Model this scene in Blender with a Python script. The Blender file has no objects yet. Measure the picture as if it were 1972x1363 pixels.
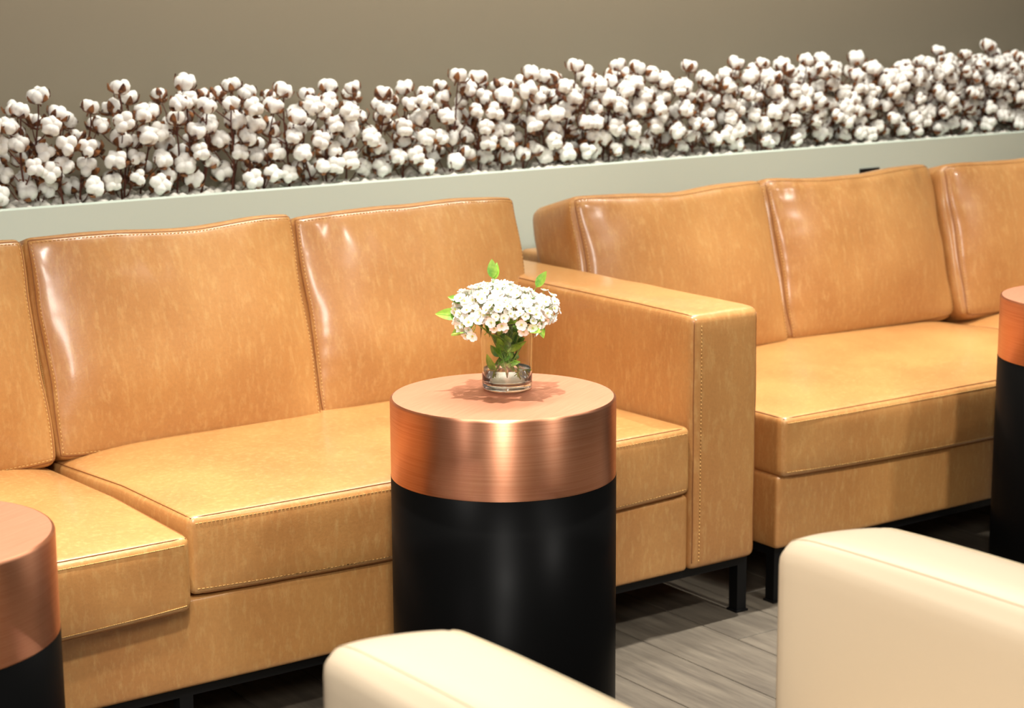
import bpy, math, random
import numpy as np
from mathutils import Vector, Matrix, noise
random.seed(7)
C = bpy.context.scene.collection
SC = bpy.context.scene

# ------------------------------------------------------------ camera
cam_d = bpy.data.cameras.new('camera')
cam = bpy.data.objects.new('camera', cam_d); C.objects.link(cam)
R_ = Vector((0.817008, -0.576592, -0.006297)); U_ = Vector((0.116775, 0.154751, 0.981028)); F_ = Vector((0.564679, 0.802243, -0.193764))
m = Matrix.Identity(4)
for i in range(3):
    m[i][0] = R_[i]; m[i][1] = U_[i]; m[i][2] = -F_[i]
m[0][3], m[1][3], m[2][3] = -1.90137, -2.69786, 1.24381
cam.matrix_world = m
cam_d.sensor_fit = 'HORIZONTAL'; cam_d.sensor_width = 36
cam_d.lens = 3699.4 / 1972 * 36
cam_d.clip_start = .05
cam_d.dof.use_dof = True; cam_d.dof.focus_distance = 2.98; cam_d.dof.aperture_fstop = 7.0
SC.camera = cam

# ------------------------------------------------------------ world, lights, exposure
w = bpy.data.worlds.new('world'); SC.world = w; w.use_nodes = True
bg = w.node_tree.nodes['Background']
bg.inputs[0].default_value = (1.0, .93, .82, 1); bg.inputs[1].default_value = .13

def lamp(name, kind, loc, target, power, color, **kw):
    d = bpy.data.lights.new(name, kind); d.energy = power; d.color = color
    for k, v in kw.items(): setattr(d, k, v)
    o = bpy.data.objects.new(name, d); C.objects.link(o); o.location = loc
    o.rotation_euler = (Vector(target) - Vector(loc)).to_track_quat('-Z', 'Y').to_euler()
    return o
WARM = (1.0, .87, .70); WHITE = (1.0, .95, .88)
# ceiling downlights over the row of tables
for i, x in enumerate((-1.25, -.12, 1.15, 2.3)):
    lamp('overhead_spot', 'SPOT', (x, -.10, 2.75), (x, -.16, 0), 380, WHITE, spot_size=.92, spot_blend=.95, shadow_soft_size=.035)
for x, y, p in ((-1.08, -1.50, 200), (.35, -1.55, 70), (1.8, -1.5, 45)):  # added unseen spots: brighten the armchair tops and streak the copper band
    lamp('overhead_spot', 'SPOT', (x, y, 2.75), (x+.1, y+.25, 0), p, WHITE, spot_size=1.15, spot_blend=.9, shadow_soft_size=.07)
# large soft light bounced off the ceiling behind the photographer
lamp('ceiling_bounce', 'AREA', (-2.25, -3.05, 2.15), (.3, .2, .2), 50, WHITE, shape='RECTANGLE', size=.5, size_y=.7)
for x, tx in ((-1.6, -.75), (.75, .5), (2.1, 1.8)):  # added unseen fill spots that lift the sofa fronts
    lamp('overhead_spot', 'SPOT', (x, -2.35, 2.75), (tx, -.05, .10), 250, WHITE, spot_size=.72, spot_blend=.9, shadow_soft_size=.10)
# tall narrow light added unseen at the left, for streaks on the cushions
lamp('side_streak_light', 'AREA', (-3.15, -1.15, 1.75), (-.2, .6, .6), 10, (1.0, .90, .90), shape='RECTANGLE', size=.22, size_y=1.7)
# wall washer over the planter
lamp('wall_washer', 'AREA', (.9, .45, 2.75), (.9, 1.10, .9), 76, (1.0, .95, .86), shape='RECTANGLE', size=2.4, size_y=.15)

SC.view_settings.view_transform = 'Standard'; SC.view_settings.look = 'None'
SC.view_settings.exposure = 0.0; SC.view_settings.gamma = 1; SC.view_settings.use_curve_mapping = False

# ------------------------------------------------------------ materials
def srgb(r, g, b):
    f = lambda c: (c/255/12.92) if c/255 <= .04045 else ((c/255+.055)/1.055)**2.4
    return (f(r), f(g), f(b), 1)
def mat(name, col, rough=.5, metal=0, **kw):
    M = bpy.data.materials.new(name); M.use_nodes = True
    b = M.node_tree.nodes['Principled BSDF']
    b.inputs['Base Color'].default_value = col; b.inputs['Roughness'].default_value = rough; b.inputs['Metallic'].default_value = metal
    for k, v in kw.items(): b.inputs[k.replace('_', ' ')].default_value = v
    return M, M.node_tree, b
def N(nt, t, **kw):
    n = nt.nodes.new(t)
    for k, v in kw.items():
        if k in n.inputs: n.inputs[k].default_value = v
        else: setattr(n, k, v)
    return n
def coords(nt, scale=(1, 1, 1), rot=(0, 0, 0)):
    t = N(nt, 'ShaderNodeTexCoord'); mp = N(nt, 'ShaderNodeMapping')
    mp.inputs['Scale'].default_value = scale; mp.inputs['Rotation'].default_value = rot
    nt.links.new(t.outputs['Object'], mp.inputs[0]); return mp.outputs[0]
def noise_tex(nt, vec, scale, detail=3, rough=.55):
    n = N(nt, 'ShaderNodeTexNoise'); n.inputs['Scale'].default_value = scale; n.inputs['Detail'].default_value = detail
    n.inputs['Roughness'].default_value = rough; nt.links.new(vec, n.inputs['Vector']); return n.outputs['Fac']
def ramp(nt, fac, stops):
    r = N(nt, 'ShaderNodeValToRGB'); e = r.color_ramp.elements
    e[0].position, e[0].color = stops[0]; e[1].position, e[1].color = stops[1]
    for p, c in stops[2:]:
        x = e.new(p); x.color = c
    nt.links.new(fac, r.inputs[0]); return r.outputs[0]
def mixc(nt, fac, a, b, mode='MIX'):
    x = N(nt, 'ShaderNodeMix', data_type='RGBA', blend_type=mode)
    for s, v in ((0, fac), (6, a), (7, b)):
        if isinstance(v, (float, int, tuple)): x.inputs[s].default_value = v
        else: nt.links.new(v, x.inputs[s])
    return x.outputs[2]
def bump(nt, b, h, strength, dist=.002):
    n = N(nt, 'ShaderNodeBump'); n.inputs['Strength'].default_value = strength; n.inputs['Distance'].default_value = dist
    nt.links.new(h, n.inputs['Height']); nt.links.new(n.outputs[0], b.inputs['Normal'])

def leather(name, tint=1.0):
    M, nt, b = mat(name, srgb(205, 150, 84), .36)
    v1 = coords(nt, (1, 1, .45)); v2 = coords(nt, (1, 1, .3))
    big = noise_tex(nt, v1, 5, 3)
    fleck = noise_tex(nt, v2, 100, 4, .68)
    fine = noise_tex(nt, coords(nt), 160, 3, .6)
    c = ramp(nt, big, [(.32, srgb(172, 119, 66)), (.70, srgb(187, 137, 79))])
    f = ramp(nt, fleck, [(.50, (0, 0, 0, 1)), (.80, (.6, .6, .6, 1))])
    c = mixc(nt, f, c, srgb(206, 167, 106))
    f2 = ramp(nt, fine, [(.35, (.80, .80, .80, 1)), (.6, (1, 1, 1, 1))])
    c = mixc(nt, .35, c, f2, 'MULTIPLY')
    nt.links.new(c, b.inputs['Base Color'])
    r = N(nt, 'ShaderNodeMapRange'); r.inputs['To Min'].default_value = .33; r.inputs['To Max'].default_value = .47
    nt.links.new(fleck, r.inputs['Value']); nt.links.new(r.outputs[0], b.inputs['Roughness'])
    bump(nt, b, noise_tex(nt, coords(nt), 260, 4, .6), .22, .0012)
    b.inputs['Specular IOR Level'].default_value = .5
    b.inputs['Coat Weight'].default_value = .45; b.inputs['Coat Roughness'].default_value = .17
    return M
LEATHER = leather('tan_leather')
PIPE = mat('leather_seam', srgb(132, 80, 36), .6)[0]
STITCH = mat('stitch_thread', srgb(214, 170, 100), .7)[0]
BLACK = mat('black_metal', srgb(11, 11, 12), .5, 0, Specular_IOR_Level=.2)[0]
DRUM, nt, b = mat('black_gloss_drum', srgb(7, 7, 7), .22)
b.inputs['Roughness'].default_value = .34; b.inputs['Specular IOR Level'].default_value = .03

def copper(name, tangent, lo=(224, 150, 112), hi=(242, 178, 142)):
    M, nt, b = mat(name, srgb(222, 140, 100), .46, 1.0)
    if tangent:
        t = N(nt, 'ShaderNodeTangent'); t.direction_type = 'RADIAL'; t.axis = 'Z'
        nt.links.new(t.outputs[0], b.inputs['Tangent'])
        b.inputs['Anisotropic'].default_value = .95; b.inputs['Anisotropic Rotation'].default_value = .25
        h = noise_tex(nt, coords(nt, (2, 2, 260)), 3, 4, .6)
    else:
        h = noise_tex(nt, coords(nt, (4, 300, 4)), 3, 4, .6)
    c = ramp(nt, h, [(.3, srgb(*lo)), (.7, srgb(*hi))])
    nt.links.new(c, b.inputs['Base Color'])
    bump(nt, b, h, .10, .0006)
    return M
COPPER_SIDE = copper('brushed_copper_band', True)
COPPER_TOP = copper('brushed_copper_top', False, (216, 146, 114), (230, 166, 134))
COPPER_TOP.node_tree.nodes['Principled BSDF'].inputs['Roughness'].default_value = .50

CREAM, nt, b = mat('cream_leather', srgb(212, 194, 166), .42)
bump(nt, b, noise_tex(nt, coords(nt), 220, 3), .12, .001)
CREAMSEAM = mat('cream_seam', srgb(220, 202, 168), .5)[0]

UPWALL, nt, b = mat('taupe_wall_paint', srgb(140, 131, 112), .42)
bump(nt, b, noise_tex(nt, coords(nt), 90, 3), .04, .001)
LOWALL, nt, b = mat('pale_sage_paint', srgb(222, 236, 222), .5)
bump(nt, b, noise_tex(nt, coords(nt), 120, 3), .04, .001)

def plank_mat(i):
    M, nt, b = mat('grey_wood_plank', srgb(128, 120, 108), .5)
    s = coords(nt, (1, .12, 1)); s2 = coords(nt, (1, .05, 1))
    g = noise_tex(nt, s, 26, 5, .65); g2 = noise_tex(nt, s2, 130, 3)
    k = (.66, .68, .70, .67)[i]
    a, z = srgb(98*k, 88*k, 75*k), srgb(156*k, 144*k, 124*k)
    c = ramp(nt, g, [(.28, a), (.68, z)])
    c = mixc(nt, .35, c, ramp(nt, g2, [(.3, (.55, .55, .55, 1)), (.65, (1, 1, 1, 1))]), 'MULTIPLY')
    nt.links.new(c, b.inputs['Base Color']); bump(nt, b, g, .15, .001)
    return M
PLANKS = [plank_mat(i) for i in range(4)]
GROUT = mat('floor_joint', srgb(50, 46, 42), .8)[0]

COTTON, nt, b = mat('cotton_fibre', srgb(252, 251, 245), .95)
b.inputs['Subsurface Weight'].default_value = 0.0
bump(nt, b, noise_tex(nt, coords(nt), 300, 4, .7), .5, .002)
HUSK, nt, b = mat('dry_husk', srgb(120, 66, 36), .6)
c = ramp(nt, noise_tex(nt, coords(nt), 70, 3), [(.38, srgb(70, 34, 22)), (.66, srgb(160, 104, 58))])
nt.links.new(c, b.inputs['Base Color'])
STEMB = mat('brown_twig', srgb(98, 50, 34), .7)[0]
FLUFF, nt, b = mat('planter_fluff', srgb(226, 222, 212), .95)

GLASS, nt, b = mat('clear_glass', (1, 1, 1, 1), 0.0)
b.inputs['Transmission Weight'].default_value = 1; b.inputs['IOR'].default_value = 1.45
b.inputs['Base Color'].default_value = (.97, .99, .98, 1)
WATER, nt, b = mat('water', (.97, .99, .97, 1), 0.0)
b.inputs['Transmission Weight'].default_value = 1; b.inputs['IOR'].default_value = 1.33
PETAL, nt, b = mat('white_petal', srgb(252, 251, 246), .6)
PCENTRE = mat('flower_centre', srgb(206, 206, 92), .6)[0]
LEAF, nt, b = mat('fresh_leaf', srgb(104, 160, 36), .4)
c = ramp(nt, noise_tex(nt, coords(nt), 40, 3), [(.35, srgb(92, 150, 44)), (.65, srgb(168, 208, 76))])
nt.links.new(c, b.inputs['Base Color'])
GSTEM = mat('green_stem', srgb(120, 150, 60), .5)[0]
SOCK = mat('black_plastic', srgb(18, 16, 16), .5)[0]

# ------------------------------------------------------------ helpers
def link(name, me, parent=None, loc=None, kind=None):
    o = bpy.data.objects.new(name, me); C.objects.link(o)
    if parent: o.parent = parent
    if loc is not None: o.location = loc
    if kind: o['kind'] = kind
    return o
def mesh(name, V, F, mats, smooth=True, mi=None):
    me = bpy.data.meshes.new(name); me.from_pydata([tuple(v) for v in V], [], [tuple(f) for f in F])
    for x in (mats if isinstance(mats, (list, tuple)) else [mats]): me.materials.append(x)
    if smooth: me.polygons.foreach_set('use_smooth', [True]*len(me.polygons))
    if mi: me.polygons.foreach_set('material_index', mi)
    me.update(); return me
def thing(name, label, cat, loc=(0, 0, 0), rz=0, group=None):
    o = bpy.data.objects.new(name, None); C.objects.link(o); o.location = loc; o.rotation_euler = (0, 0, rz)
    o.empty_display_size = .05
    return tag(o, label, cat, group)
def tag(o, label, cat, group=None):
    o['label'] = label; o['category'] = cat
    if group: o['group'] = group
    return o
class MB:
    def __init__(s): s.V = []; s.F = []; s.M = []
    def add(s, V, F, k=0):
        n = len(s.V); s.V += [tuple(v) for v in V]; s.F += [tuple(i+n for i in f) for f in F]; s.M += [k]*len(F)
    def box(s, a, b, k=0):
        x0, y0, z0 = a; x1, y1, z1 = b
        s.add([(x0,y0,z0),(x1,y0,z0),(x1,y1,z0),(x0,y1,z0),(x0,y0,z1),(x1,y0,z1),(x1,y1,z1),(x0,y1,z1)],
              [(3,2,1,0),(4,5,6,7),(0,1,5,4),(1,2,6,5),(2,3,7,6),(3,0,4,7)], k)
    def tube(s, pts, r, n=6, closed=False, k=0, cap=True):
        pts = [Vector(p) for p in pts]; L = len(pts)
        V = []; prev = None
        for i, p in enumerate(pts):
            a = pts[(i-1) % L] if (closed or i > 0) else pts[i]; c = pts[(i+1) % L] if (closed or i < L-1) else pts[i]
            t = (c-a)
            if t.length < 1e-9: t = Vector((0, 0, 1))
            t.normalize()
            if prev is None: u = t.orthogonal().normalized()
            else:
                u = prev - t*prev.dot(t)
                u = u.normalized() if u.length > 1e-6 else t.orthogonal().normalized()
            prev = u; v = t.cross(u)
            rr = r[i] if isinstance(r, (list, tuple)) else r
            for j in range(n):
                an = 2*math.pi*j/n; V.append(p+u*math.cos(an)*rr+v*math.sin(an)*rr)
        F = []
        for i in range(L if closed else L-1):
            i2 = (i+1) % L
            for j in range(n):
                F.append((i*n+j, i*n+(j+1) % n, i2*n+(j+1) % n, i2*n+j))
        if cap and not closed:
            F.append(tuple(range(n-1, -1, -1))); F.append(tuple((L-1)*n+j for j in range(n)))
        s.add(V, F, k)
    def lathe(s, prof, n=64, k=0, c=(0, 0)):
        V = []; F = []; idx = []
        for r, z in prof:
            if r < 1e-6: idx.append([len(V)]); V.append((c[0], c[1], z))
            else:
                idx.append(list(range(len(V), len(V)+n)))
                V += [(c[0]+r*math.cos(2*math.pi*j/n), c[1]+r*math.sin(2*math.pi*j/n), z) for j in range(n)]
        for a, b in zip(idx, idx[1:]):
            for j in range(n):
                j2 = (j+1) % n
                q = [a[j % len(a)], a[j2 % len(a)], b[j2 % len(b)], b[j % len(b)]]
                o = []
                for i in q:
                    if i not in o: o.append(i)
                if len(o) > 2: F.append(tuple(o))
        s.add(V, F, k)
    def me(s, name, mats, smooth=True): return mesh(name, s.V, s.F, mats, smooth, s.M)

def nz(P, scale, seed=0):
    return np.array([noise.noise(Vector((p[0]*scale[0]+seed, p[1]*scale[1], p[2]*scale[2]))) for p in P])

class Soft:
    """rounded, puffed box; q in [-1,1]^3 -> surface point; deform is applied afterwards"""
    def __init__(s, half, r, puff=(0, 0, 0), power=4, deform=None, only=None, backrest=False):
        s.h = np.array(half, float); s.r = r; s.puff = puff; s.pw = power; s.deform = deform; s.backrest = backrest
    def P(s, Q):
        Q = np.atleast_2d(np.array(Q, float))
        p = Q*s.h; lim = s.h-s.r; inner = np.clip(p, -lim, lim); d = p-inner
        L = np.linalg.norm(d, axis=1, keepdims=True); p = np.where(L > 1e-9, inner+d/np.maximum(L, 1e-9)*s.r, p)
        pr = lambda q: np.clip(1-np.abs(q)**s.pw, 0, 1)
        out = p.copy()
        for a in range(3):
            b, c = (a+1) % 3, (a+2) % 3
            k = s.puff[a]
            kp = k[0] if isinstance(k, tuple) else k; kn = k[1] if isinstance(k, tuple) else k
            amp = np.where(Q[:, a] > 0, kp, kn)
            if s.backrest and a == 1:
                w_ = Q[:, 2]; pz = np.where(w_ > 0, 1-.50*np.abs(w_)**2.4, 1-np.abs(w_)**2.6)
                out[:, 1] += Q[:, 1]*amp*pr(Q[:, 0])*pz
            else: out[:, a] += Q[:, a]*amp*pr(Q[:, b])*pr(Q[:, c])
        if s.deform is not None: out = s.deform(Q, out)
        return out
    def mesh(s, name, m_, n=(24, 12, 16)):
        V = {}; Q = []; F = []
        def us(k, a):
            rr = min(.45, 2.2*s.r/s.h[a]/2)
            edge = [-1, -1+rr*.25, -1+rr*.55]
            mid = list(np.linspace(-1+rr, 1-rr, k))
            return edge+mid+[-x for x in edge[::-1]]
        A = [us(n[i], i) for i in range(3)]
        for a in range(3):
            b, c = (a+1) % 3, (a+2) % 3
            for sg in (-1, 1):
                idx = {}
                for i, x in enumerate(A[b]):
                    for j, y in enumerate(A[c]):
                        q = [0, 0, 0]; q[a] = sg; q[b] = x; q[c] = y
                        key = tuple(round(t, 5) for t in q)
                        if key not in V: V[key] = len(Q); Q.append(q)
                        idx[i, j] = V[key]
                for i in range(len(A[b])-1):
                    for j in range(len(A[c])-1):
                        f = (idx[i, j], idx[i+1, j], idx[i+1, j+1], idx[i, j+1])
                        F.append(f if sg > 0 else f[::-1])
        return mesh(name, s.P(Q), F, m_)
    def curve(s, Q, off=0.0):
        P = s.P(Q)
        if off:
            c = P.mean(axis=0); P = P+(P-c)/np.linalg.norm(P-c, axis=1, keepdims=True)*off
        return P
def loopq(axis, sg, inset, n=40, other=None):
    """loop of q on the face axis=sg, at 1-inset[b], 1-inset[c] from its centre"""
    b, c = (axis+1) % 3, (axis+2) % 3; out = []
    B, Cc = 1-inset[b], 1-inset[c]
    pts = [(-B, -Cc), (B, -Cc), (B, Cc), (-B, Cc)]
    for k in range(4):
        p, q = pts[k], pts[(k+1) % 4]
        for t in np.linspace(0, 1, n, endpoint=False):
            x = [0, 0, 0]; x[axis] = sg; x[b] = p[0]+(q[0]-p[0])*t; x[c] = p[1]+(q[1]-p[1])*t; out.append(x)
    return out
def dashes(P, ln=.0045, gap=.003, r=.0007, lift=None):
    """stitches along a polyline, as many short bars in one mesh"""
    mb = MB(); P = [Vector(p) for p in P]; seg = []
    for a, b in zip(P, P[1:]+[P[0]]): seg.append((a, b, (b-a).length))
    tot = sum(x[2] for x in seg); pos = 0
    def at(s_):
        for a, b, l in seg:
            if s_ <= l: return a.lerp(b, s_/max(l, 1e-9))
            s_ -= l
        return P[0].copy()
    while pos < tot-ln:
        mb.tube([at(pos), at(pos+ln)], r, 4); pos += ln+gap
    return mb

# ------------------------------------------------------------ floor and walls
X0, X1, Y0, Y1 = -3.3, 4.2, -3.6, .95
mb = MB(); mb.box((X0, Y0, -.05), (X1, 1.35, -.004)); floor = link('floor', mb.me('floor', GROUT, False), kind='structure')
pw, pl = .15, .95
pm = [None]*4
for i in range(4):
    mb = MB(); g = .0011; c = .0012
    x0, y0, x1, y1 = g, g, pw-g, pl-g
    V = [(x0,y0,-.004),(x1,y0,-.004),(x1,y1,-.004),(x0,y1,-.004),(x0,y0,-c),(x1,y0,-c),(x1,y1,-c),(x0,y1,-c),
         (x0+c,y0+c,0),(x1-c,y0+c,0),(x1-c,y1-c,0),(x0+c,y1-c,0)]
    mb.add(V, [(0,1,5,4),(1,2,6,5),(2,3,7,6),(3,0,4,7),(4,5,9,8),(5,6,10,9),(6,7,11,10),(7,4,8,11),(8,9,10,11)])
    pm[i] = mb.me('plank', PLANKS[i], False)
r = random.Random(3)
nx = int((X1-X0)/pw)
for i in range(nx):
    off = r.random()*pl
    y = Y0-off+.001
    while y < .95:
        if y > Y0-.01 and y+pl < 1.0 or True:
            if y >= Y0 and y+pl <= 1.3:
                link('plank', pm[r.randrange(4)], floor, (X0+i*pw, y, 0))
        y += pl
mb = MB(); mb.box((X0, 1.20, -.05), (X1, 1.32, 3.0)); link('wall_back', mb.me('wall_back', UPWALL, False), kind='structure')
# low wall that carries the planter trough
mb = MB(); mb.box((X0, .95, -.05), (X1, .985, .794)); mb.box((X0, .985, .60), (X1, 1.20, .775))
link('wall_planter', mb.me('wall_planter', LOWALL, False), kind='structure')
# small black socket on the low wall
t = thing('wall_socket', 'small black socket plate on the pale low wall above the right sofa', 'socket', (1.838, .95, .718))
mb = MB(); mb.box((-.036, -.004, -.03), (.036, 0, .012)); link('socket_plate', mb.me('socket_plate', SOCK, False), t)
mb = MB(); mb.box((-.022, -.007, -.022), (.022, -.004, .004)); link('socket_insert', mb.me('socket_insert', BLACK, False), t)

# ------------------------------------------------------------ sofas
def rbox(name, a, b, r, m_, parent, puff=(0, 0, 0), n=(16, 16, 10), seams=None):
    h = [(b[i]-a[i])/2 for i in range(3)]; c = [(b[i]+a[i])/2 for i in range(3)]
    s = Soft(h, r, puff, 6)
    return link(name, s.mesh(name, m_, n), parent, c), s, c

def seat_cushion(root, x0, x1, yf, yb, zb, zt, seed, ytilt=0):
    half = ((x1-x0)/2, (yb-yf)/2, (zt-zb)/2); c = ((x0+x1)/2, (yf+yb)/2, (zb+zt)/2)
    def deform(Q, P):
        n1 = nz(Q, (1.6, 1.3, .6), seed); n2 = nz(Q, (7, 6, 1), seed+9)
        f = (1-np.abs(Q[:, 0])**6)*(1-np.abs(Q[:, 1])**6)
        P[:, 2] += (n1*.005+n2*.0009)*f*(Q[:, 2] > 0)
        # bottom front edge bellies down between the ends
        P[:, 2] -= .010*(1-Q[:, 0]**2)*(Q[:, 2] < 0)*np.clip(-Q[:, 1], 0, 1)
        P[:, 1] += n2*.0012*(Q[:, 1] < -.9)
        P[:, 1] -= .006*np.sqrt(np.clip(1-Q[:, 0]**2, 0, 1))*(Q[:, 1] < 0)
        P[:, 2] -= .020*np.clip((np.abs(Q[:, 0])-.72)/.28, 0, 1)**2*np.clip((Q[:, 1]+.25)/1.0, 0, 1)*(Q[:, 2] > 0)
        P[:, 2] += ytilt*Q[:, 1]
        return P
    s = Soft(half, .013, puff=(.004, .006, (.011, .0)), power=4, deform=deform)
    o = link('seat_cushion', s.mesh('seat_cushion', LEATHER, (40, 30, 8)), root, c)
    i0, i1, i2 = .011/half[0], .011/half[1], .011/half[2]
    top = loopq(2, 1, (i0*.35, i1*.35, 0), 44); bot = loopq(2, -1, (i0*.35, i1*.35, 0), 44)
    mb = MB(); mb.tube(s.curve(top), .0010, 6, True); mb.tube(s.curve(bot), .0010, 6, True)
    link('seam', mb.me('seam', PIPE), o)
    # stitches a few mm below the top seam and above the bottom seam on the front
    for sg in (1, -1):
        line = [(x, -1, sg*(1-i2*1.05)) for x in np.linspace(-1+i0, 1-i0, 90)]
        P = s.P(line); P[:, 1] -= .0004
        d = dashes(list(P)+list(P[::-1]), .0045, .0028, .0007)
        q = link('stitching', d.me('stitching', STITCH), o, kind='stuff')
    return o

def back_cushion(root, x0, x1, yb0, zb0, height, seed, lean=.27, thick=.17, prof=(0, 0, 0), shear=0.0, puffy=.046, ripple=1.0, rad=.014, side=.006):
    """stands on the seat at yb0 (front face foot), leans back"""
    half = ((x1-x0)/2, thick/2, height/2)
    k_ = np.interp(np.linspace(-1.2, 1.2, 49), np.linspace(-1, 1, len(prof)), prof)
    PR = np.convolve(k_, np.ones(9)/9, 'valid')     # softened outline of the top edge
    def deform(Q, P):
        n1 = nz(Q, (1.5, .5, 1.4), seed); n2 = nz(Q, (8, .5, 3.0), seed+5); n3 = nz(Q, (2.2, .4, 9), seed+11)
        front = (Q[:, 1] < 0)
        # puckers running down from the top seam and in from the left seam
        topz = np.exp(-np.clip(1-Q[:, 2], 0, 2)/.28)*np.clip((1-Q[:, 2])/.06, 0, 1)
        lft = np.exp(-np.clip(1+Q[:, 0], 0, 2)/.16)*np.clip((1+Q[:, 0])/.05, 0, 1)
        P[:, 1] -= front*(n1*.007*(1-Q[:, 0]**4)*(1-Q[:, 2]**4)+n2*.0042*topz*ripple+n3*.0016*lft*ripple)
        P[:, 0] += nz(Q, (.3, .8, 2.0), seed+20)*.006*(np.abs(Q[:, 0]) > .9)+shear*Q[:, 2]
        # outline: top edge waves, bottom bellies
        edge = np.clip((Q[:, 2]-.3)/.7, 0, 1)
        P[:, 2] += edge*(np.interp(Q[:, 0], np.linspace(-1, 1, 41), PR)+nz(Q, (2.2, .3, .2), seed+30)*.003)
        P[:, 2] += np.clip((-Q[:, 2]-.5)/.5, 0, 1)*.008*(Q[:, 0]**4)*1.0
        return P
    s = Soft(half, rad, puff=(side, (.012, puffy), .006), power=4.2, deform=deform, backrest=True)
    o = link('back_cushion', s.mesh('back_cushion', LEATHER, (52, 8, 44)), root)
    # foot of the front face sits at (yb0, zb0)
    R = Matrix.Rotation(-lean, 4, 'X')
    foot = R @ Vector((0, -half[1], -half[2]))
    o.matrix_local = Matrix.Translation(Vector(((x0+x1)/2, yb0, zb0))-Vector((0, foot.y, foot.z))) @ R
    i0, i2 = .012/half[0], .012/half[2]
    mb = MB()
    mb.tube(s.curve(loopq(1, -1, (i0*.35, 0, i2*.35), 50)), .0010, 6, True)
    mb.tube(s.curve(loopq(1, 1, (i0*.35, 0, i2*.35), 50)), .0010, 6, True)
    link('seam', mb.me('seam', PIPE), o)
    for ins in (1.5,):
        P = s.P(loopq(1, -1, (i0*ins*.55, 0, i2*ins*.55), 60)); P[:, 1] -= .0004
        link('stitching', dashes(P, .0045, .0030, .0006).me('stitching', STITCH), o, kind='stuff')
    P = s.P([(-1, -1+.012/half[1]*1.0, z) for z in np.linspace(-1+i2, 1-i2, 60)]); P[:, 0] -= .0004
    link('stitching', dashes(list(P)+list(P[::-1]), .0045, .0030, .0006).me('stitching', STITCH), o, kind='stuff')
    return o

def sofa(label, xl, xr, arm_left, arm_right, seats, backs):
    t = thing('leather_sofa', label, 'sofa', (0, 0, 0))
    ZB = .117; AW = .168
    bl = xl+(AW if arm_left else 0); br = xr-(AW if arm_right else 0)
    o, s, c = rbox('seat_base', (bl, .004, ZB), (br, .86, .268), .010, LEATHER, t, (0, .0015, 0), (40, 12, 8))
    for x in (bl+.0008, br-.0008):
        pass
    o, s, c = rbox('back_frame', (bl if arm_left else xl, .74, ZB+.002), (br, .885, .624), .015, LEATHER, t, (0, 0, .004), (40, 6, 12))
    for side, on in ((-1, arm_left), (1, arm_right)):
        if not on: continue
        a0, a1 = (xl, xl+AW) if side < 0 else (xr-AW, xr)
        half = (AW/2, .4425, (.617-ZB)/2)
        def deform(Q, P, half=half):
            # padded top: rounds over towards the outer side and the front
            P[:, 2] -= np.clip(-Q[:, 1]-.93, 0, 1)**1.5*.10*(Q[:, 2] > .5)
            P[:, 2] += nz(Q, (1, 6, 1), 3)*.0015*(Q[:, 2] > .9)
            P[:, 0] += nz(Q, (.5, 3, 3), 8)*.002*(np.abs(Q[:, 0]) > .9)
            return P
        s = Soft(half, .015, (.002, .003, (.005, 0)), 4, deform)
        o = link('armrest', s.mesh('armrest', LEATHER, (12, 40, 24)), t, ((a0+a1)/2, half[1]-.001, ZB+half[2]))
        i0, i1, i2 = .015/half[0], .015/half[1], .015/half[2]
        mb = MB()
        for sx in (-1, 1):
            k = .3
            q = [(sx*(1-i0*k), y, 1-0) for y in np.linspace(-1+i1*.5, 1-i1, 60)]
            mb.tube(s.P(q), .0010, 6)
            q = [(sx*(1-i0*k), -1, z) for z in np.linspace(-1+i2, 1-i2*.6, 50)]
            mb.tube(s.P(q), .0010, 6)
        link('seam', mb.me('seam', PIPE), o)
        q = [(-(1-i0*1.4), -1, z) for z in np.linspace(-1+i2, 1-i2, 60)]
        P = s.P(q); P[:, 1] -= .0005
        link('stitching', dashes(list(P)+list(P[::-1]), .0045, .003, .0006).me('stitching', STITCH), o, kind='stuff')
    # black metal plinth frame: rails and legs
    mb = MB(); x0, x1 = xl+.012, xr-.001
    mb.box((x0, .022, .098), (x1, .046, ZB+.001)); mb.box((x0, .80, .098), (x1, .824, ZB+.001))
    mb.box((x0, .046, .098), (x0+.024, .80, ZB+.001)); mb.box((x1-.024, .046, .098), (x1, .80, ZB+.001))
    link('base_rail', mb.me('base_rail', BLACK, False), t)
    for x in (x0, (x0+x1)/2-.012, x1-.024):
        for y in (.022, .80):
            mb = MB(); mb.box((x, y, 0), (x+.024, y+.024, .098)); mb.box((x-.003, y-.003, 0), (x+.027, y+.027, .004))
            link('leg', mb.me('leg', BLACK, False), t)
    for a in seats: seat_cushion(t, *a)
    for kw in backs: back_cushion(t, **kw)
    return t

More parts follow.
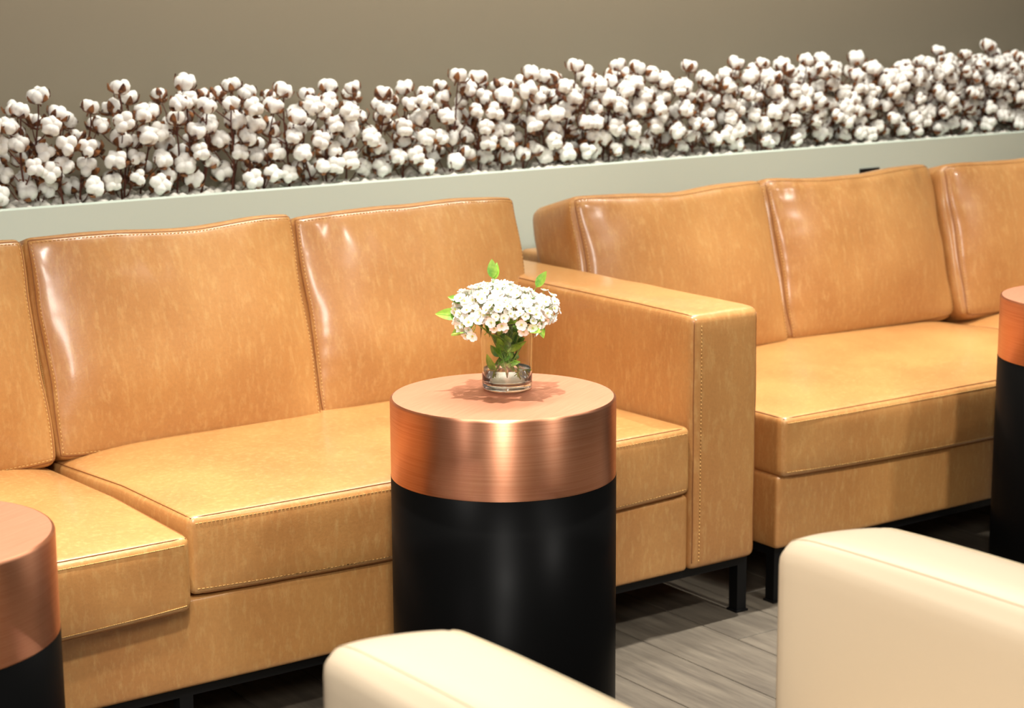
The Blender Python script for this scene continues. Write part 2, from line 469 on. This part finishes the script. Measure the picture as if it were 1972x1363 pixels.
sofa('tan leather sofa on the left with a wide flat arm at its right end', -1.865, .579, True, True,
     [(-1.69, -.650, -.045, .70, .268, .390, 4.0, .004), (-.634, .408, -.004, .70, .268, .399, 1.0, -.005)],
     [dict(x0=-.640, x1=-.094, yb0=.510, zb0=.386, height=.414, seed=2.3, prof=(0, -.002, -.005, -.009, -.012, -.011, -.002, .002, 0), thick=.165),
      dict(x0=-.088, x1=.452, yb0=.525, zb0=.388, height=.404, seed=5.1, prof=(0, .003, .002, .002, .003, .005, .007, .007, 0)),
      dict(x0=-1.19, x1=-.652, yb0=.485, zb0=.386, height=.418, seed=8.2, prof=(0, -.008, 0)),
      dict(x0=-1.69, x1=-1.195, yb0=.520, zb0=.388, height=.380, seed=12.2, prof=(0, -.006, 0))])
sofa('tan leather sofa on the right, its open left end close to the other sofa arm', .640, 3.06, False, True,
     [(.642, 1.760, -.006, .70, .266, .388, 6.0), (1.764, 2.888, -.006, .70, .266, .388, 9.0)],
     [dict(x0=.612, x1=1.178, yb0=.535, zb0=.386, height=.400, seed=21.4, prof=(0, -.012, -.018, -.007, 0), puffy=.044, rad=.024, side=.010),
      dict(x0=1.184, x1=1.752, yb0=.545, zb0=.386, height=.402, seed=25.7, prof=(0, -.014, -.018, -.008, .001), puffy=.044, rad=.024, side=.010, ripple=1.6),
      dict(x0=1.758, x1=2.32, yb0=.515, zb0=.386, height=.400, seed=28.3, prof=(0, -.006, -.008, -.004, 0), puffy=.044, rad=.024, side=.010),
      dict(x0=2.326, x1=2.882, yb0=.545, zb0=.392, height=.378, seed=33.3, prof=(0, -.006, 0))])

# ------------------------------------------------------------ drum tables
def drum_parts():
    h, hc, r = .5955, .1255, .178
    a = MB(); a.lathe([(0, 0), (r-.006, 0), (r-.001, .004), (r+.0004, .012), (r+.0004, h-hc), (0, h-hc)], 128)
    ma = a.me('drum_base', DRUM)
    s = MB(); s.lathe([(r-.004, h-hc), (r, h-hc+.0006), (r, h-.0045), (r-.0005, h-.0025), (r-.0018, h-.0008), (r-.004, h)], 160)
    ms = s.me('copper_band', COPPER_SIDE)
    c = MB(); c.lathe([(0, h), (r*.5, h), (r-.004, h)], 160); mc = c.me('copper_top', COPPER_TOP, True)
    return ma, ms, mc
dm = drum_parts()
for (x, y, rz, lab) in ((-.2155, -.2774, .5, 'copper topped black drum table carrying the flower vase, before the left sofa'),
                    (-1.2336, -.49, .5, 'copper topped black drum table cut off at the left edge of the picture'),
                    (1.2722, -.2297, .5, 'copper topped black drum table cut off at the right edge, before the right sofa')):
    t = thing('drum_table', lab, 'side table', (x, y, 0), rz, 'copper and black drum tables')
    for nme, me in zip(('drum_base', 'copper_band', 'copper_top'), dm): link(nme, me, t)

# ------------------------------------------------------------ cream armchair in the foreground
t = thing('cream_armchair', 'cream leather armchair with thick rounded arms, in the foreground facing the sofas', 'armchair', (0, 0, 0))
def cream_arm(x0, x1):
    y0, y1, zt = -1.93, -1.160, .622
    half = ((x1-x0)/2, (y1-y0)/2, (zt-.05)/2)
    def deform(Q, P):
        f = np.clip((Q[:, 1]-.86)/.14, 0, 1)      # front end of the top rolls down
        g = np.clip((Q[:, 0]+.6)/1.6, 0, 1)**1.8*np.clip(Q[:, 1]/1.0-.6, 0, 1)/.4
        P[:, 1] -= g*.042
        P[:, 2] -= (f**2)*.009*(Q[:, 2] > .0)*np.clip(Q[:, 2], 0, 1)
        return P
    s = Soft(half, .024, (.004, .004, (.012, 0)), 3, deform)
    o = link('armrest', s.mesh('armrest', CREAM, (16, 44, 30)), t, ((x0+x1)/2, (y0+y1)/2, .05+half[2]))
    i0 = .024/half[0]; i1 = .024/half[1]
    mb = MB()
    for sx in (-1, 1):
        mb.tube(s.P([(sx*(1-i0*.75), y, 1) for y in np.linspace(-1+i1, 1-i1*.6, 60)]), .0009, 5)
    link('seam', mb.me('seam', CREAMSEAM), o)
cream_arm(-1.053, -.910); cream_arm(-.464, -.321)
rbox('seat_base', (-.888, -1.90, .05), (-.461, -1.225, .27), .02, CREAM, t)
rbox('seat_cushion', (-.884, -1.80, .272), (-.465, -1.205, .405), .03, CREAM, t, (0, .006, .014), (16, 20, 8))
rbox('backrest', (-.884, -1.93, .272), (-.465, -1.76, .640), .035, CREAM, t, (0, .01, .006), (16, 8, 16))
for x in (-1.03, -.35):
    for y in (-1.88, -1.25):
        mb = MB(); mb.lathe([(0, 0), (.014, 0), (.018, .052), (0, .052)], 20); link('leg', mb.me('leg', BLACK), t, (x, y, 0))

# ------------------------------------------------------------ vase, water and flowers
VX, VY, VZ = -.181, -.240, .5957
H = .111
def vr(z): return .0395+.0035*(z/H)
t = thing('glass_vase', 'clear glass tumbler vase on the copper table holding white flowers', 'vase', (VX, VY, VZ))
mb = MB()
prof = [(0, 0), (.034, 0), (.038, .0012), (vr(.006), .005)] + [(vr(z), z) for z in (.02, .04, .06, .08, .109)] + [(vr(.11)-.0005, .1108), (vr(.11)-.0012, .1112), (vr(.11)-.0020, .1105)]
prof += [(vr(z)-.0023, z) for z in (.107, .08, .05, .03, .016)] + [(.035, .0115), (.030, .0098), (0, .0092)]
mb.lathe(prof, 96); link('vase_glass', mb.me('vase_glass', GLASS), t)
mb = MB(); e = -.00015
mb.lathe([(0, .0092-e), (.030, .0098-e), (.035+e, .0115), (vr(.016)-.0023+e, .016), (vr(.034)-.0023+e, .034), (vr(.034)-.004, .0336), (0, .0335)], 96)
link('water', mb.me('water', WATER), t)

def petal_flower(seed, R=.0075):
    rr = random.Random(seed); mb = MB()
    for k in range(5):
        a = 2*math.pi*k/5+rr.uniform(-.12, .12); up = rr.uniform(.15, .5)
        d = Vector((math.cos(a), math.sin(a), 0)); sd = Vector((-d.y, d.x, 0))
        rows = [(0.0, .10), (.35, .38), (.70, .52), (.93, .36), (1.03, .12)]
        V = []
        for u, wd in rows:
            z = R*(up*u*u*.9 + (.04 if u > .5 else 0))
            for s_ in (-1, 0, 1):
                V.append(d*R*u+sd*(R*wd*s_)+Vector((0, 0, z+(-.07*R if s_ == 0 else .05*R))))
        F = []
        for i in range(4):
            for j in range(2): F.append((i*3+j, i*3+j+1, (i+1)*3+j+1, (i+1)*3+j))
        mb.add(V, F, 0)
    # centre button with stamens
    mb.lathe([(R*.17, .0), (R*.15, R*.16), (0, R*.22)], 8, 1)
    for k in range(5):
        a = 2*math.pi*(k+.5)/5; p = Vector((math.cos(a), math.sin(a), 0))*R*.15
        mb.tube([p+Vector((0, 0, R*.1)), p*2.1+Vector((0, 0, R*.45))], R*.03, 4, k=1)
    mb.tube([(0, 0, 0), (0, 0, -R*.4), (rr.uniform(-.1, .1)*R, 0, -R*1.3)], R*.06, 5, k=2)
    return mb.me('blossom', [PETAL, PCENTRE, GSTEM])
FL = [petal_flower(s, R) for s, R in ((1, .0078), (2, .0070), (3, .0084), (4, .0074))]
def leaf_mesh(name, L, Wd, curl, m_=LEAF):
    V = []; F = []; n = 8
    for i in range(n+1):
        u = i/n; wd = Wd*math.sin(math.pi*min(1, u**.8*1.0))**.8*.5 if 0 < u < 1 else .0004
        z = curl*L*u*u
        for s_ in (-1, -.5, 0, .5, 1): V.append((u*L, wd*s_, z+abs(s_)*wd*.35))
    for i in range(n):
        for j in range(4): F.append((i*5+j, (i+1)*5+j, (i+1)*5+j+1, i*5+j+1))
    mb = MB(); mb.add(V, F); mb.tube([(u*L, 0, curl*L*u*u+.0002) for u in (-.25, 0, .3, .6, .95)], [.0007, .0007, .0006, .0004, .0002], 4)
    return mb.me(name, m_)
LEAVES = [leaf_mesh('leaf', .036, .017, .25), leaf_mesh('leaf', .030, .015, -.2), leaf_mesh('leaf', .042, .019, .1)]
def orient(o, pos, direction, roll=0, sc=1):
    q = Vector(direction).to_track_quat('Z', 'Y'); o.matrix_local = Matrix.Translation(pos) @ q.to_matrix().to_4x4() @ Matrix.Rotation(roll, 4, 'Z') @ Matrix.Scale(sc, 4)
def facing(o, pos, direction, face, sc=1):
    x = Vector(direction).normalized(); f = Vector(face); z = (f-x*f.dot(x)).normalized(); y = z.cross(x)
    o.matrix_local = Matrix.Translation(pos) @ Matrix((x, y, z)).transposed().to_4x4() @ Matrix.Scale(sc, 4)
def orientx(o, pos, direction, roll=0, sc=1):
    q = Vector(direction).to_track_quat('X', 'Z'); o.matrix_local = Matrix.Translation(pos) @ q.to_matrix().to_4x4() @ Matrix.Rotation(roll, 4, 'X') @ Matrix.Scale(sc, 4)

rf = random.Random(11)
heads = [(0, 0, 1.0)]
for k in range(5): heads.append((math.radians(72*k+15), .50, .92))
for k in range(8): heads.append((math.radians(45*k), .97, .50))
BC = Vector((VX-.006, VY-.002, VZ+.118))     # centre of the dome
for i, (a, rr, hh) in enumerate(heads):
    base = Vector((VX, VY, VZ+.018))+Vector((math.cos(a+2.5), math.sin(a+2.5), 0))*.028*min(1, rr+.1)+Vector((0, 0, rf.uniform(0, .01)))
    dome = Vector((math.cos(a)*rr, math.sin(a)*rr, 0))
    droop = rf.uniform(-.12, .12)
    top = BC+Vector((dome.x*.074, dome.y*.074, .066*hh-.024+droop*.10))
    ca_ = math.cos(a)*.817-math.sin(a)*.577; sa_ = -(math.cos(a)*.577+math.sin(a)*.817)    # right of / nearer to the picture
    oct_ = ['right', 'front right', 'front', 'front left', 'left', 'back left', 'back', 'back right'][int(round(math.degrees(math.atan2(sa_, ca_))/45)) % 8]
    lab = 'white blossom sprig crowning the middle of the bouquet' if rr == 0 else ('white blossom sprig on the '+oct_+' of the bouquet, '+('low at its rim' if rr > .8 else 'high near its crown'))
    t = thing('flower_sprig', lab, 'flowers', base, 0, 'white flower sprigs in the vase')
    tl = top-base
    rim = Vector((VX, VY, VZ+H-.006))+Vector((dome.x, dome.y, 0))*.033-base
    pts = []
    for u in np.linspace(0, 1, 9):
        p = (1-u)**2*Vector((0, 0, 0))+2*u*(1-u)*(rim*1.0)+u*u*tl
        pts.append(p)
    mb = MB(); mb.tube(pts, [.0013]*8+[.0009], 6)
    nrm = (Vector((dome.x*.9, dome.y*.9, .75 if rr < .7 else .35))).normalized()
    hub = tl-nrm*.016
    bl = []
    nb = 24
    ga = math.pi*(3-math.sqrt(5))
    q = nrm.to_track_quat('Z', 'Y')
    for k in range(nb):
        ct = 1-(k+.5)/nb*.92; st = math.sqrt(max(0, 1-ct*ct)); ph = ga*k+rf.uniform(-.3, .3)
        d = q @ Vector((st*math.cos(ph), st*math.sin(ph), ct))
        rad = rf.uniform(.020, .031)
        bl.append((hub+d*rad, d))
        if k % 2 == 0: mb.tube([hub-nrm*.004, hub+d*(rad-.004)], .0005, 4)
    link('stem', mb.me('stem', GSTEM), t)
    for p, d in bl:
        o = link('blossom', FL[rf.randrange(4)], t)
        dd = (d+Vector((rf.uniform(-.3, .3), rf.uniform(-.3, .3), rf.uniform(-.1, .4)))).normalized()
        orient(o, p, dd, rf.uniform(0, 6), rf.uniform(.85, 1.2))
    # leaves: some stick out, some crowd inside the glass
    if rr > .3:
        for k in range(6):
            u = rf.uniform(.0, .62); p = (1-u)**2*Vector((0, 0, 0))+2*u*(1-u)*rim+u*u*tl
            ib = Vector((VX, VY, 0))-Vector((base.x, base.y, 0)); ib.z = 0
            d = Vector((rf.uniform(-1, 1), rf.uniform(-1, 1), rf.uniform(.2, 1.2)))
            d = (d+(ib-Vector((p.x, p.y, 0)))*18).normalized()
            o = link('leaf', LEAVES[rf.randrange(3)], t); orientx(o, p, d, rf.uniform(0, 6), .85)
    if rr > .8 and i % 2 == 0:
        d = Vector((math.cos(a), math.sin(a), -.25)).normalized()
        o = link('leaf', LEAVES[0], t); orientx(o, tl-Vector((0, 0, .022))-d*.004, d, rf.uniform(-.5, .5), .9)
# three leaves that stand clear of the dome, on one sprig of greenery
t = thing('leaf_sprig', 'bright green leaves poking out of the top and sides of the white bouquet', 'leaves', (VX, VY, VZ+.02))
camr = Vector((.817, -.577, 0))
spec = [((-.022*camr)+Vector((0, 0, .158)), (-.1, -.1, 1), 0, .75), ((-.022*camr)+Vector((.003, 0, .156)), (.12, -.1, 1), 1, .7),
        ((.047*camr)+Vector((0, 0, .143)), (.35, -.5, .9), 2, .62),
        ((-.070*camr)+Vector((0, 0, .100)), (-.817, .577, -.05), 0, .95), ((-.066*camr)+Vector((0, 0, .120)), (-.8, .55, .35), 1, .75),
        ((-.052*camr)+Vector((0, 0, .088)), (-.65, .45, -.5), 2, .8), ((.050*camr)+Vector((0, 0, .088)), (.15, -.3, -1), 0, .62)]
mb = MB()
for p, d, k, sc in spec:
    d = Vector(d).normalized(); e_ = p-d*.008*sc
    rimp = Vector((p.x, p.y, 0)); rimp = rimp.normalized()*.030 if rimp.length > .03 else rimp
    mb.tube([(0, 0, -.005), (rimp.x*.6, rimp.y*.6, .05), (rimp.x, rimp.y, .075), tuple(e_)], .0008, 5)
link('stem', mb.me('stem', GSTEM), t)
for p, d, k, sc in spec:
    o = link('leaf', LEAVES[k], t); facing(o, p, d, (-.55, -.75, .45), sc*1.25)

# ------------------------------------------------------------ cotton plants in the planter
def ico(sub):
    import bmesh
    bm = bmesh.new(); bmesh.ops.create_icosphere(bm, subdivisions=sub, radius=1)
    V = [v.co.copy() for v in bm.verts]; F = [tuple(v.index for v in f.verts) for f in bm.faces]; bm.free(); return V, F
ICO2 = ico(3); ICO1 = ico(1); ICOM = ico(2)
def boll_mesh(seed, nl):
    rr = random.Random(seed); mb = MB(); Rb = .0205
    for k in range(nl):
        a = 2*math.pi*k/nl+rr.uniform(-.15, .15)
        c = Vector((math.cos(a)*.46, math.sin(a)*.46, .55+rr.uniform(-.06, .10)))
        s3 = Vector((.62, .58, .70))*rr.uniform(.9, 1.12)
        Rz = Matrix.Rotation(a, 3, 'Z') @ Matrix.Rotation(rr.uniform(.25, .45), 3, 'Y')
        V = []
        for v in ICOM[0]:
            n_ = noise.noise(v*1.7+Vector((seed*3.1+k, 0, 0)))*.16+noise.noise(v*4.5+Vector((k*5, seed, 0)))*.06
            p = Vector((v.x*s3.x, v.y*s3.y, v.z*s3.z))*(1+n_)
            V.append((c+Rz @ p)*Rb)
        mb.add(V, ICOM[1])
    return mb.me('cotton_boll', COTTON)
def husk_mesh(seed, np_):
    rr = random.Random(seed); mb = MB(); Rb = .0205
    for k in range(np_):
        a = 2*math.pi*(k+.5)/np_+rr.uniform(-.12, .12); op = rr.uniform(.95, 1.25)
        d = Vector((math.cos(a), math.sin(a), 0)); sd = Vector((-d.y, d.x, 0))
        rows = [(0, -.12, .16), (.45, -.10, .34), (.86, .20, .36), (1.00, .62, .24), (1.04, 1.00, .03)]
        V = []
        for (u, z, wd) in rows:
            for s_ in (-1, 0, 1):
                V.append((d*(u*(op if u > .8 else 1)-(.0 if s_ else -.06))+sd*wd*s_+Vector((0, 0, z*(2-op)+(.0 if s_ else -.05))))*Rb)
        V2 = [v+(Vector((d.x, d.y, -.6))).normalized()*.0007 for v in V]
        F = []
        for i in range(4):
            for j in range(2):
                F.append((i*3+j, i*3+j+1, (i+1)*3+j+1, (i+1)*3+j)); F.append(tuple(15+q_ for q_ in ((i+1)*3+j, (i+1)*3+j+1, i*3+j+1, i*3+j)))
            F.append((i*3, (i+1)*3, 15+(i+1)*3, 15+i*3)); F.append((i*3+2, 15+i*3+2, 15+(i+1)*3+2, (i+1)*3+2))
        mb.add(V+V2, F)
    mb.tube([(0, 0, -.001), (0, 0, -.006), (0, 0, -.012)], [.0026, .0018, .0013], 6)
    return mb.me('husk', HUSK)
BOLLS = [boll_mesh(s, n_) for s, n_ in ((1, 4), (2, 5), (3, 4), (4, 4), (5, 5), (6, 3))]
HUSKS = [husk_mesh(s, n_) for s, n_ in ((1, 4), (2, 5), (3, 4))]
TOPS = [(-0.473, 0.983), (-0.42, 1.009), (-0.379, 0.971), (-0.314, 0.982), (-0.256, 1.021), (-0.221, 0.997), (-0.26, 0.977), (-0.182, 0.962), (-0.098, 1.025), (-0.099, 0.988), (-0.066, 0.976), (-0.126, 0.949), (0.013, 1.014), (-0.006, 0.977), (0.059, 0.995), (-0.053, 0.93), (0.128, 1.0), (0.096, 0.969), (0.187, 0.942), (0.26, 1.002), (0.211, 0.987), (0.319, 0.997), (0.376, 0.984), (0.443, 0.993), (0.508, 0.978), (0.581, 1.016), (0.676, 1.007), (0.731, 0.99), (0.791, 1.016), (0.859, 1.002), (0.923, 1.029), (0.991, 1.006), (1.07, 1.025), (1.139, 1.014), (1.041, 0.988), (1.301, 1.014), (1.443, 1.017), (1.522, 1.015), (1.645, 1.007), (1.692, 1.019), (1.785, 1.016), (1.583, 0.976), (1.851, 0.996), (1.923, 1.016), (1.986, 0.982), (2.087, 0.989), (2.163, 1.0), (2.233, 1.027), (2.298, 1.015), (2.422, 1.037), (2.474, 1.016), (2.552, 0.998), (1.235, 0.986), (1.373, 0.981),
        (-.56, .99), (-.64, 1.0), (-.72, .975), (-.80, 1.0), (-.88, .985), (-.97, 1.01), (-1.05, .98), (-1.14, 1.0), (-1.22, .99), (-1.31, 1.0), (2.62, 1.02), (2.70, 1.0), (2.79, 1.02)]
rc = random.Random(21)
tops = [Vector((x, 1.06+rc.uniform(-.03, .04), z)) for x, z in TOPS]
def top_at(x):
    b = sorted(tops, key=lambda p: abs(p.x-x))[:3]; return min(max(p.z for p in b), 1.02)
pts = list(tops)
fill = []
for _ in range(30000):
    x = rc.uniform(-1.36, 2.85); u = max(0, (x+.78)/3.6)
    z = rc.uniform(.812, top_at(x)-.022); y = rc.uniform(1.015, 1.145)
    dm_ = .0385-.0110*u
    ok = True
    for p in pts:
        if abs(p.x-x) < .06:
            dx, dz, dy = p.x-x+(p.y-y)*-.0, p.z-z, (p.y-y)*.35
            if dx*dx+dz*dz+dy*dy < dm_*dm_: ok = False; break
    if ok: pts.append(Vector((x, y, z))); fill.append(pts[-1])
def segment(x):
    s = [(-.74, "at the planter's left end"), (-.42, "at the picture's left edge"), (.02, "over the left sofa's middle visible cushion"), (.50, "over the left sofa's right back cushion"),
         (.98, 'over the gap between the sofas'), (1.45, "over the right sofa's first back cushion"), (1.95, 'over the black wall socket'), (9, "at the planter's right end")]
    for lim, n_ in s:
        if x < lim: return n_
# one stem per leading boll; the other bolls join the nearest stem
lead = []
for p in sorted(tops, key=lambda v: -v.z):
    if all((p-q).length > .045 for q in lead): lead.append(p)
rest = [p for p in pts if not any(p is q for q in lead)]
members = {id(p): [] for p in lead}
for p in rest:
    q = min(lead, key=lambda l: abs(l.x-p.x)+abs(l.y-p.y)*.3); members[id(q)].append(p)
ORD = 'first second third fourth fifth sixth seventh eighth ninth tenth eleventh twelfth thirteenth fourteenth'.split()
seen = {}
for L in sorted(lead, key=lambda v: v.x):
    root = Vector((L.x+rc.uniform(-.02, .02), 1.085+rc.uniform(-.03, .03), .776))
    seg = segment(L.x)
    k = seen.get(seg, 0); seen[seg] = k+1
    t = thing('cotton_branch', 'cotton branch, '+ORD[k]+' from left of those '+seg, 'cotton plant', root, 0, 'cotton branches '+seg)
    mb = MB(); main = []
    end = L-root-Vector((0, 0, .016))
    for u in np.linspace(0, 1, 9):
        main.append(Vector((end.x*u+math.sin(u*5+L.x*9)*.004, end.y*u+math.cos(u*4+L.x*7)*.004, end.z*u)))
    main[-1] = end
    mb.tube(main, [.0024-.0009*i/8 for i in range(9)], 6)
    bl = [(L-root, Vector((rc.uniform(-.5, .5), rc.uniform(-.6, .2), 1)).normalized())]
    for p in members[id(L)]:
        q = p-root
        zz = max(.01, q.z-rc.uniform(.02, .05)); u = min(.98, zz/end.z); s0 = main[min(8, int(u*8))]
        d = (q-s0); d.z *= .6; d = d.normalized()
        d = (d+Vector((rc.uniform(-.5, .5), rc.uniform(-1.0, .15), rc.uniform(-.1, .6)))).normalized()
        b0 = q-d*.014
        mb.tube([s0, s0.lerp(b0, .55)+Vector((0, 0, -.004)), b0], [.0016, .0013, .0011], 5)
        bl.append((q, d))
    link('stem', mb.me('stem', STEMB), t)
    for p, d in bl:
        ro = rc.uniform(0, 6.28); sc = rc.uniform(.86, 1.12)
        o = link('cotton_boll', BOLLS[rc.randrange(len(BOLLS))], t); orient(o, p-d*.012*sc, d, ro, sc)
        h = link('husk', HUSKS[rc.randrange(3)], o)
# loose cotton fluff covering the trough
rr = random.Random(5); mb = MB()
for _ in range(1500):
    x = rr.uniform(-1.6, 3.2); y = rr.uniform(.992, 1.19); rad = rr.uniform(.007, .014)
    V = [Vector((x, y, .778+rad*.6))+Vector((v.x, v.y, v.z*.75))*rad*(1+.25*noise.noise(v*2+Vector((x*40, y*40, 0)))) for v in ICO1[0]]
    mb.add(V, ICO1[1])
o = link('cotton_fluff', mb.me('cotton_fluff', FLUFF), kind='stuff'); tag(o, 'layer of loose white fluff filling the planter below the cotton bolls', 'filling')
print('bolls', len(pts), 'branches', len(lead))
